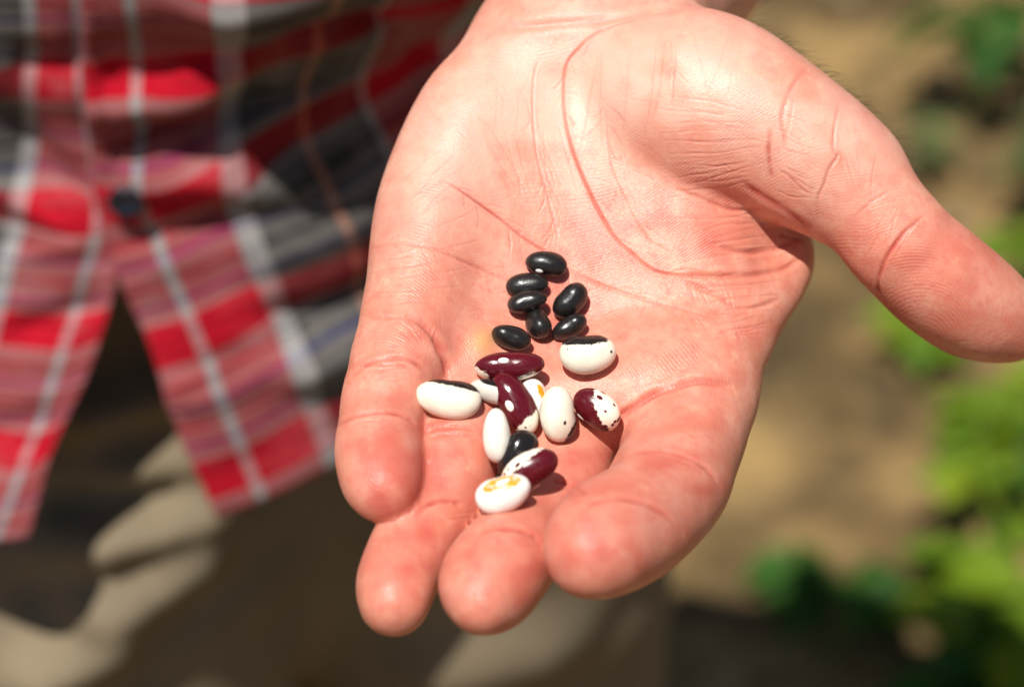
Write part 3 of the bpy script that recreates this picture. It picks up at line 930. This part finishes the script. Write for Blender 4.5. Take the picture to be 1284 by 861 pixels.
def shirt_panel(rows_px, depth, sign, u_cols, v_rows, seed):
    """rows_px: control rows of photo pixels from top to hem; continues up to the shoulder and round to the back"""
    nr, nc = len(rows_px), len(rows_px[0])
    Wc = np.zeros((nr, nc, 3))
    for i, row in enumerate(rows_px):
        for j, (x, y) in enumerate(row):
            Wc[i, j] = at_y(x, y, depth(x, y, j))
    # round the side and the back
    side = []
    for i in range(nr):
        z = Wc[i, -1, 2]
        x = Wc[i, -1, 0]
        t0 = math.asin(np.clip((x - BASE[0]) / 0.215, -1, 1))
        side.append([torso(t0 + (math.pi * sign - t0) * s, z, 0.014) for s in (.3, .65, 1.0)])
    G = np.concatenate([Wc, np.array(side)], 1)
    us = list(u_cols) + [u_cols[-1] + 2.5 * (k + 1) for k in range(3)]
    vs = list(v_rows)
    # up to the shoulders
    top = G[0]
    ups = []
    for z, sh in ((1.38, .82), (1.27, 1.0), (1.14, 1.0)):
        row = []
        for j in range(G.shape[1]):
            p = top[j].copy()
            t = math.atan2(p[0] - BASE[0], -(p[1] - BASE[1]))
            q = torso(t, z)
            w = np.clip((z - 1.05) / .15, 0, 1)
            p = p * (1 - w) + q * w
            p[2] = z
            p[:2] = BASE[:2] + (p[:2] - BASE[:2]) * sh
            row.append(p)
        ups.append(row)
    G = np.concatenate([np.array(ups), G], 0)
    dz = [1.38 - top[0][2], 1.27 - top[0][2], 1.14 - top[0][2]]
    vs = [vs[0] - d / 0.042 for d in dz] + vs
    # dense surface
    n = 14
    D = np.stack([catmull(G[i], n) for i in range(G.shape[0])])
    D = np.stack([catmull(D[:, j], n) for j in range(D.shape[1])], 1)
    uu = catmull(np.array(us)[:, None], n)[:, 0]
    vv = catmull(np.array(vs)[:, None], n)[:, 0]
    return D, uu, vv

def folds(D, px, py, ridges, seed):
    """push the cloth out along its normal: ridges are (points, height mm, half width px)"""
    du = np.gradient(D, axis=1); dv = np.gradient(D, axis=0)
    N = np.cross(du, dv)
    N /= np.maximum(np.linalg.norm(N, axis=2), 1e-9)[:, :, None]
    flip = np.sign((N * (D - np.array([BASE[0], BASE[1], 0])) * np.array([1, 1, 0])).sum(2))
    N = N * np.where(flip == 0, 1, flip)[:, :, None]
    hgt = 2.4 * sin_noise(D.reshape(-1, 3) * np.array([1, 1, 1.6]), 60, seed).reshape(px.shape) + 1.1 * sin_noise(D.reshape(-1, 3), 150, seed + 1).reshape(px.shape)
    for pts, hm, w in ridges:
        pl = catmull(pts, 6)
        d, t = polyline_dist(px.ravel(), py.ravel(), pl)
        e = np.clip(np.minimum(t, 1 - t) / .2, 0, 1)
        hgt = hgt + (hm * np.exp(-(d / w) ** 2) * (0.25 + .75 * e)).reshape(px.shape)
    return D + N * (hgt / 1000)[:, :, None]

def grid_faces(nr, nc, off=0, closed=False):
    F = []
    for i in range(nr - 1):
        for j in range(nc - 1):
            a = off + i * nc + j
            F.append((a, a + 1, a + nc + 1, a + nc))
    return F

PLAID = plaid_material()
R_ROWS = [
    [(100, -60), (163, -66), (284, -78), (392, -92), (480, -105), (580, -125)],
    [(107, 100), (172, 92), (289, 70), (398, 44), (490, 18), (590, -20)],
    [(120, 250), (178, 250), (292, 208), (386, 165), (475, 122), (580, 60)],
    [(150, 352), (210, 335), (313, 290), (412, 245), (500, 200), (600, 140)],
    [(190, 440), (247, 420), (346, 372), (442, 326), (525, 285), (620, 225)],
    [(230, 550), (290, 530), (384, 482), (475, 436), (555, 395), (645, 335)],
    [(270, 643), (328, 624), (420, 580), (505, 540), (585, 500), (670, 440)]]
L_ROWS = [
    [(150, -60), (92, -60), (30, -58), (-40, -56), (-105, -54), (-180, -50)],
    [(150, 100), (98, 100), (36, 100), (-36, 104), (-100, 108), (-180, 110)],
    [(165, 262), (125, 272), (24, 262), (-52, 258), (-120, 256), (-190, 254)],
    [(142, 370), (97, 380), (-2, 372), (-78, 366), (-146, 362), (-210, 360)],
    [(110, 470), (66, 482), (-30, 474), (-104, 468), (-170, 464), (-230, 460)],
    [(68, 560), (32, 580), (-60, 572), (-130, 566), (-196, 562), (-256, 560)],
    [(38, 672), (0, 674), (-90, 666), (-160, 656), (-226, 648), (-286, 640)]]
V_ROWS = [-1.05, -0.02, 0.97, 1.50, 2.0, 2.70, 3.28]
def r_depth(x, y, j):
    return 0.205 + 0.00000022 * max(0, x - 200) ** 2 * 1.0 - 0.00009 * max(0, y - 250)
def l_depth(x, y, j):
    return 0.213 + 0.00000008 * max(0, 60 - x) ** 2 - 0.00014 * max(0, y - 250)
def build_shirt(parent):
    Dr, ur, vr = shirt_panel(R_ROWS, r_depth, 1, [0, 1, 2, 3, 4, 5], V_ROWS, 3)
    Dl, ul, vl = shirt_panel(L_ROWS, l_depth, -1, [-0.05, -1 + 2, -2 + 4, 3, 4, 5], [-1.05, -.02, 1.05, 1.75, 2.45, 3.1, 3.75], 5)
    verts, faces, UV = [], [], []
    for D, uu, vv, ridges, sd in (
        (Dr, ur, vr, [([(310, 225), (420, 172), (520, 118), (620, 60)], -9, 42), ([(200, -10), (300, -35), (400, -70), (500, -110), (680, -190)], 24, 60), ([(310, 150), (420, 110), (520, 70), (620, 20)], -8, 40), ([(130, 190), (220, 175), (300, 150), (360, 110)], -9, 24), ([(110, 140), (200, 128), (290, 95)], 7, 20), ([(150, 300), (230, 290), (300, 262)], -5, 16), ([(200, 500), (280, 480), (360, 430)], 4, 16),
                      ([(150, 240), (240, 215), (330, 235), (420, 215)], 6, 22), ([(300, 330), (400, 290), (520, 230)], 5, 26), ([(320, 400), (420, 380), (520, 330)], -7, 22), ([(330, 470), (430, 440), (540, 380)], 6, 24),
                      ([(112, -20), (116, 110), (128, 245)], 2.2, 9), ([(330, 40), (430, 20), (520, 30)], -6, 20), ([(180, 120), (260, 96), (330, 60)], 4, 16), ([(240, 460), (330, 440), (430, 390)], -3, 18)], 31),
        (Dl, ul, vl, [([(20, 60), (60, 80), (105, 70)], -6, 22), ([(0, 150), (60, 215), (112, 248)], -6, 24), ([(-20, 230), (40, 250), (110, 275)], 6, 18), ([(10, 420), (70, 400), (130, 372)], -5, 18),
                      ([(0, 330), (70, 310), (120, 300)], 4, 20), ([(-20, 540), (40, 530), (70, 520)], -4, 18)], 41)):
        cam_p = (D.reshape(-1, 3) - H) @ ROT * 1000
        px, py = pix(cam_p)
        D2 = folds(D, px.reshape(D.shape[:2]), py.reshape(D.shape[:2]), ridges, sd)
        off = len(verts)
        nr, nc = D.shape[:2]
        verts += [tuple(p - BASE) for p in D2.reshape(-1, 3)]
        faces += grid_faces(nr, nc, off)
        UV += [(uu[j], vv[i]) for i in range(nr) for j in range(nc)]
    o = mesh_obj('shirt', verts, faces, PLAID, parent)
    uvl = o.data.uv_layers.new(name='UVMap')
    li = np.zeros(len(o.data.loops), np.int32)
    o.data.loops.foreach_get('vertex_index', li)
    uvl.data.foreach_set('uv', np.array(UV, np.float32)[li].ravel())
    md = o.modifiers.new('thick', 'SOLIDIFY')
    md.thickness = 0.0016
    md.offset = -1
    # sleeve, rolled at the elbow: rings along the upper arm and the bend of the elbow
    sh, el = np.array([0.070, 0.345, 1.33]), np.array([0.052, 0.315, 1.02])
    wrd = np.array([0.024, 0.125, 1.035])
    path = catmull(np.array([[*sh, .075], [*(sh * .5 + el * .5), .066], [*el, .060], [*(el * .42 + wrd * .58), .045]]), 9)
    vs, fs, uvs = [], [], []
    ns = 40
    up = np.array([1.0, 0, 0])
    for i, p in enumerate(path):
        tdir = unit(path[min(i + 1, len(path) - 1)][:3] - path[max(i - 1, 0)][:3])
        a = unit(up - tdir * (up @ tdir)); b = np.cross(tdir, a)
        for j in range(ns):
            th = 2 * math.pi * j / ns
            r_ = p[3] * (1 + .05 * math.sin(3 * th + i * .9) + .04 * math.sin(5 * th - i * .6))
            vs.append(tuple(p[:3] + r_ * (a * math.cos(th) + b * math.sin(th)) - BASE))
            uvs.append((j * 8.0 / ns + 2.2, i * .28 + .5))
    for i in range(len(path) - 1):
        for j in range(ns):
            fs.append((i * ns + j, i * ns + (j + 1) % ns, (i + 1) * ns + (j + 1) % ns, (i + 1) * ns + j))
    sl_ = mesh_obj('sleeve', vs, fs, PLAID, o)
    u2 = sl_.data.uv_layers.new(name='UVMap')
    for lp in sl_.data.loops:
        u2.data[lp.index].uv = uvs[lp.vertex_index]
    sl_.modifiers.new('thick', 'SOLIDIFY').thickness = 0.004
    # the button, dark blue, with a rim and four holes
    BT = NT('button_plastic')
    BT.b.inputs['Base Color'].default_value = (.006, .014, .028, 1)
    BT.b.inputs['Roughness'].default_value = .25
    for (bx, by, bd) in ((158, 251, .2015), (137, -190, .205)):
        c = at_y(bx, by, bd)
        bm = bmesh.new()
        R0 = .0056
        prof = [(0, .0012), (.0030, .0012), (.0036, .0017), (.0050, .0022), (R0, .0014), (R0 - .0004, 0.0), (0, -.0002)]
        rings = []
        for r_, h_ in prof:
            rings.append([bm.verts.new((r_ * math.cos(k * math.pi / 12), -h_, r_ * math.sin(k * math.pi / 12))) for k in range(24)] if r_ else [bm.verts.new((0, -h_, 0))])
        for q, w in zip(rings[:-1], rings[1:]):
            for k in range(24):
                if len(q) == 1:
                    bm.faces.new((q[0], w[k], w[(k + 1) % 24]))
                elif len(w) == 1:
                    bm.faces.new((q[k], w[0], q[(k + 1) % 24]))
                else:
                    bm.faces.new((q[k], w[k], w[(k + 1) % 24], q[(k + 1) % 24]))
        bmesh.ops.recalc_face_normals(bm, faces=bm.faces)
        me = bpy.data.meshes.new('button')
        bm.to_mesh(me); bm.free()
        me.polygons.foreach_set('use_smooth', [True] * len(me.polygons))
        me.materials.append(BT.m)
        b_ = bpy.data.objects.new('button', me)
        COL.objects.link(b_)
        b_.parent = o
        b_.location = Vector(c - BASE)
    return o

build_shirt(person)

# ------------------------------------------------------------------ the trousers
def build_trousers(parent):
    h = .008
    lo = np.array([-.48, .07, .02]); hi = np.array([.16, .56, 1.02])
    shp = tuple(((hi - lo) / h).astype(int) + 1)
    new = lambda: np.full(shp, .3, np.float32)
    g = lambda pts: grid_chain(new(), lo, h, catmull(np.array(pts), 5), .05)
    rl = g([(-.176, 0.324, .86, .096), (-.182, 0.265, .72, .106), (-.212, 0.225, .60, .098), (-.262, 0.205, .50, .088), (-.310, 0.27, .28, .076), (-.325, 0.347, .07, .070)])
    ll = g([(-.030, 0.327, .86, .098), (-.020, 0.327, .68, .088), (-.012, 0.330, .50, .080), (-.008, 0.322, .28, .074), (-.005, 0.347, .07, .070)])
    pv = g([(-.175, 0.322, .89, .098), (-.075, 0.322, .89, .098)])
    pv2 = g([(-.175, 0.347, .99, .096), (-.075, 0.347, .99, .096)])
    F = smin(smin(smin(pv, pv2, .05), rl, .03), ll, .03)
    F = np.maximum(F, np.float32(0) + (np.arange(shp[2]) * h + lo[2] - .995)[None, None, :].astype(np.float32))
    V, Q = surface_nets(F, lo, h)
    V = laplace(V, Q, 3)
    px, py = pix((V - H) @ ROT * 1000)
    sel = (px > -120) & (px < 900) & (py > 300) & (py < 950)
    V, nq, rq, oth = subdivide(V, Q, sel[Q].all(1), [])
    V = smooth_fine(V, nq, 3)
    al = np.vstack([nq, rq])
    N = vnormals(V, al)
    px, py = pix((V - H) @ ROT * 1000)
    hgt = 2.2 * sin_noise(V * np.array([.7, .7, 1.5]), 42, 5) + .8 * sin_noise(V, 120, 6)
    for pts, hm, w in (
        ([(60, 540), (150, 505), (270, 470)], 11, 30), ([(90, 600), (180, 580), (280, 555)], 11, 26), ([(60, 690), (170, 655), (300, 610)], 15, 30),
        ([(40, 640), (120, 625), (220, 610)], -7, 20), ([(60, 780), (170, 735), (290, 660)], 12, 28), ([(0, 860), (90, 830), (190, 770)], 12, 30), ([(20, 720), (50, 760), (100, 800)], -6, 22),
        ([(460, 640), (560, 690), (700, 700)], 5, 34), ([(480, 850), (600, 830), (760, 790)], 8, 36)):
        pl = catmull(pts, 6)
        d, t = polyline_dist(px, py, pl)
        e = np.clip(np.minimum(t, 1 - t) / .25, 0, 1)
        hgt = hgt + 1.15 * hm * np.exp(-(d / (1.15 * w)) ** 2) * (.2 + .8 * e) * (N[:, 1] < .2)
    V = V + N * (hgt / 1000)[:, None]
    m = NT('khaki_cotton')
    obj = m.n('ShaderNodeTexCoord').outputs['Object']
    nz = m.noise(obj, 9, 5, .6)
    c = m.mix(m.step(nz, .35, .7), (.225, .176, .112), (.160, .128, .084))
    m.l(c, m.b.inputs['Base Color'])
    m.b.inputs['Roughness'].default_value = .9
    m.b.inputs['Specular IOR Level'].default_value = .1
    m.l(m.bump(m.noise(obj, 700, 2, .6), .4, .0006), m.b.inputs['Normal'])
    return mesh_obj('trousers', V - BASE, al.tolist() + oth, m.m, parent)
build_trousers(person)

# ------------------------------------------------------------------ the ground
def build_ground():
    c = np.array([0.3, 1.0])
    fine = np.arange(-2.2, 2.21, .03)
    outer = np.array([2.6, 3.4, 5, 8, 14, 25, 50, 100, 220, 500])
    ax = np.concatenate([-outer[::-1], fine, outer])
    X, Y = np.meshgrid(ax + c[0], ax + c[1], indexing='ij')
    P = np.stack([X.ravel(), Y.ravel()], 1)
    near = np.clip(1.0 - (np.abs(P - c).max(1) - 2.0) / 2.5, 0, 1)
    Z = near * (.011 * sin_noise(P, 7, 51) + .007 * sin_noise(P, 22, 52) + .004 * sin_noise(P, 60, 53, 20))
    n = len(ax)
    V = np.column_stack([P, Z])
    F = [(i * n + j, (i + 1) * n + j, (i + 1) * n + j + 1, i * n + j + 1) for i in range(n - 1) for j in range(n - 1)]
    m = NT('dry_soil')
    obj = m.n('ShaderNodeTexCoord').outputs['Object']
    a = m.noise(obj, 5.5, 6, .62); b = m.noise(obj, 30, 5, .65); d = m.noise(obj, 2.2, 3, .5)
    col = m.mix(m.step(a, .36, .66), (.085, .056, .026), (.36, .232, .092))
    mid = m.noise(obj, 13, 4, .7)
    col = m.mix(m.math('MULTIPLY', m.step(mid, .48, .62), .6), col, (.075, .052, .028))
    col = m.mix(m.math('MULTIPLY', m.step(b, .5, .75), .5), col, (.32, .22, .10))
    col = m.mix(m.math('MULTIPLY', m.step(d, .58, .70), .6), col, (.085, .060, .036))
    # shade behind the trouser legs, painted into the soil colour
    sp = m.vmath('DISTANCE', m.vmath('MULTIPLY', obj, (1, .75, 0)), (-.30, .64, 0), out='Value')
    body_shade = m.math('SUBTRACT', 1.0, m.step(m.math('ADD', sp, m.math('MULTIPLY', m.math('SUBTRACT', a, .5), .35)), .26, .40))
    col = m.mix(m.math('MULTIPLY', body_shade, .97), col, (.016, .014, .009))
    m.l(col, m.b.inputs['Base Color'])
    m.b.inputs['Roughness'].default_value = .95
    m.b.inputs['Specular IOR Level'].default_value = .1
    m.l(m.bump(m.noise(obj, 90, 5, .7), .7, .01), m.b.inputs['Normal'])
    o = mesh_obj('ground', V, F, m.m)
    tag(o, kind='structure')
    return o
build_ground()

def build_clods():
    """crumbs of earth and small stones scattered over the soil, one uncountable mass"""
    r = random.Random(5)
    V, F = [], []
    base = [(1, 0, 0), (-1, 0, 0), (0, 1, 0), (0, -1, 0), (0, 0, 1), (0, 0, -1), (.6, .6, .55), (-.6, .6, .5), (.6, -.6, .5), (-.6, -.6, .55)]
    fc = [(0, 6, 8), (6, 4, 8), (6, 7, 4), (7, 9, 4), (9, 8, 4), (2, 7, 6), (0, 2, 6), (1, 9, 7), (2, 1, 7), (3, 8, 9), (1, 3, 9), (3, 0, 8), (2, 0, 5), (1, 2, 5), (3, 1, 5), (0, 3, 5)]
    for i in range(2600):
        x, y = r.uniform(-.9, 1.5), r.uniform(-.1, 2.3)
        k = r.choice((.005, .007, .009, .012)) * r.uniform(.6, 1.3)
        a = r.uniform(0, 6.28)
        o = len(V)
        for p in base:
            q = np.array(p) * np.array([1, .8, .6]) * k * r.uniform(.75, 1.2)
            V.append((x + q[0] * math.cos(a) - q[1] * math.sin(a), y + q[0] * math.sin(a) + q[1] * math.cos(a), q[2] + k * .25))
        F += [tuple(o + t for t in f) for f in fc]
    m = NT('soil_crumbs')
    g = m.n('ShaderNodeNewGeometry').outputs['Random Per Island']
    c = m.ramp(g, [(0, (.05, .036, .022)), (.4, (.13, .09, .045)), (.8, (.24, .165, .08)), (1, (.32, .25, .16))])
    m.l(c, m.b.inputs['Base Color'])
    m.b.inputs['Roughness'].default_value = .95
    o = mesh_obj('soil_crumbs', V, F, m.m, smooth=False)
    tag(o, 'loose crumbs and small stones strewn over the dry soil', kind='stuff')
build_clods()

# ------------------------------------------------------------------ plants in the field
def leaf_material(name, c0, c1):
    m = NT(name)
    obj = m.n('ShaderNodeTexCoord').outputs['Object']
    rnd = m.n('ShaderNodeObjectInfo').outputs['Random']
    c = m.mix(rnd, c0, c1)
    nz = m.noise(obj, 60, 3, .6)
    c = m.mix(m.math('MULTIPLY', m.step(nz, .4, .7), .3), c, tuple(x * .6 for x in c0))
    m.l(c, m.b.inputs['Base Color'])
    m.b.inputs['Roughness'].default_value = .6
    m.b.inputs['Specular IOR Level'].default_value = .2
    tr = m.n('ShaderNodeBsdfTranslucent')
    m.l(c, tr.inputs['Color'])
    mx = m.n('ShaderNodeMixShader')
    mx.inputs[0].default_value = .35
    m.l(m.b.outputs[0], mx.inputs[1]); m.l(tr.outputs[0], mx.inputs[2])
    m.l(mx.outputs[0], m.out.inputs['Surface'])
    return m.m

def leaf_mesh(mat, L, Wd, curl, seed):
    r = random.Random(seed)
    V, F = [], []
    n, k = 9, 6
    for i in range(n + 1):
        t = i / n
        w = Wd / 2 * (math.sin(math.pi * t ** .72) ** .85) * (1 - .15 * t)
        for j in range(k + 1):
            s = j / k * 2 - 1
            x = t * L
            y = s * w * (1 + .03 * math.sin(9 * t + seed))
            z = -curl * L * t * t + .22 * abs(y) * (1 - .3 * t) + .012 * L * math.sin(5 * t + 4 * s + seed)
            V.append((x, y, z))
    for i in range(n):
        for j in range(k):
            a = i * (k + 1) + j
            F.append((a, a + 1, a + k + 2, a + k + 1))
    me = bpy.data.meshes.new('leaf')
    me.from_pydata(V, [], F)
    me.polygons.foreach_set('use_smooth', [True] * len(me.polygons))
    me.materials.append(mat)
    return me

LEAF_BRIGHT = leaf_material('leaf_bright', (.10, .20, .008), (.23, .31, .014))
LEAF_DEEP = leaf_material('leaf_deep', (.022, .085, .008), (.045, .14, .014))
LEAF_DULL = leaf_material('leaf_dull', (.07, .12, .035), (.11, .15, .05))
STEM = NT('stem_green')
STEM.b.inputs['Base Color'].default_value = (.14, .18, .04, 1)
LEAVES = {}
for key, mt in (('bright', LEAF_BRIGHT), ('deep', LEAF_DEEP), ('dull', LEAF_DULL)):
    LEAVES[key] = [leaf_mesh(mt, .075 + .012 * i, .052 + .008 * i, .25 + .1 * i, i + 1) for i in range(3)]

def tube(path, r0, r1, n=7):
    V, F = [], []
    for i, p in enumerate(path):
        t = unit(path[min(i + 1, len(path) - 1)] - path[max(i - 1, 0)])
        a = unit(np.cross(t, [.31, .52, .8])); b = np.cross(t, a)
        r = r0 + (r1 - r0) * i / (len(path) - 1)
        V += [tuple(p + r * (a * math.cos(2 * math.pi * k / n) + b * math.sin(2 * math.pi * k / n))) for k in range(n)]
    for i in range(len(path) - 1):
        F += [(i * n + k, i * n + (k + 1) % n, (i + 1) * n + (k + 1) % n, (i + 1) * n + k) for k in range(n)]
    return V, F

def plant(px, py, hgt, spread, nleaf, kind, label, seed, size=1.0, group='leafy bean plants on the soil'):
    r = random.Random(seed)
    g = on_ground(px, py)
    e = empty('bean_plant', (g[0], g[1], -.005))
    tag(e, label, 'plant', group)
    ends = []
    V, F = [], []
    nst = max(2, nleaf // 6)
    for s in range(nst):
        a = r.uniform(0, 6.28)
        q = spread * r.uniform(.3, 1.0)
        top = np.array([q * math.cos(a), q * math.sin(a), hgt * r.uniform(.6, 1.0)])
        mid = np.array([q * .35 * math.cos(a), q * .35 * math.sin(a), hgt * .6])
        path = catmull(np.array([[0, 0, 0], mid, top]), 5)
        v, f = tube(path, .0028, .0014)
        F += [tuple(i + len(V) for i in ff) for ff in f]
        V += v
        ends.append(path)
    mesh_obj('stem', V, F, STEM.m, e)
    for i in range(nleaf):
        path = ends[i % nst]
        p = path[min(len(path) - 1, int(len(path) * r.uniform(.45, 1.0)))]
        me = r.choice(LEAVES[kind])
        o = bpy.data.objects.new('leaf', me)
        COL.objects.link(o)
        o.parent = e
        o.location = p
        az = r.uniform(0, 6.28)
        o.rotation_euler = (r.gauss(0, .35), r.uniform(-.15, .55), az)
        sc = .82 * size * r.uniform(.75, 1.25)
        o.scale = (sc, sc, sc)
    return e

PLANTS = [
    (1150, 480, .08, .045, 16, 'bright', 'sunlit yellow green bean plant just under the thumb', 1, .50),
    (1245, 580, .13, .06, 28, 'bright', 'bright green bean plant at the edge below the thumb tip', 2, .56),
    (1215, 670, .14, .055, 28, 'bright', 'lush mid green bean plant between the thumb and the lowest corner', 3, .56),
    (1290, 700, .14, .07, 28, 'deep', 'dark green bean plant shaded between two bright ones', 4, .60),
    (1200, 790, .13, .05, 26, 'bright', 'lime green bean plant at the lower edge, nearest the bare soil', 5, .54),
    (1265, 890, .14, .07, 30, 'bright', 'large lime green bean plant in the lowest corner', 6, .60),
    (1215, 950, .12, .06, 22, 'deep', 'deep green bean plant cut by the bottom of the picture', 12, .60),
    (1040, 838, .12, .055, 11, 'deep', 'small dark green seedling standing alone on bare soil beside the fingers', 7, .62),
    (990, 770, .07, .04, 8, 'deep', 'tiny dark green sprout next to the lone seedling', 13, .55),
    (1225, 150, .15, .08, 28, 'deep', 'dark green bushy plant far behind the thumb, highest in view', 8, .66),
    (1280, 265, .12, .06, 22, 'dull', 'grey green plant at the edge above the thumb tip', 14, .55),
    (1300, 380, .12, .05, 22, 'bright', 'bright green plant peeping out above the thumb tip', 9, .55),
    (1165, 225, .06, .035, 8, 'dull', 'pale little seedling on bare soil above the thumb', 10, .45),
]
for a in PLANTS:
    plant(*a[:7], a[7], a[8])
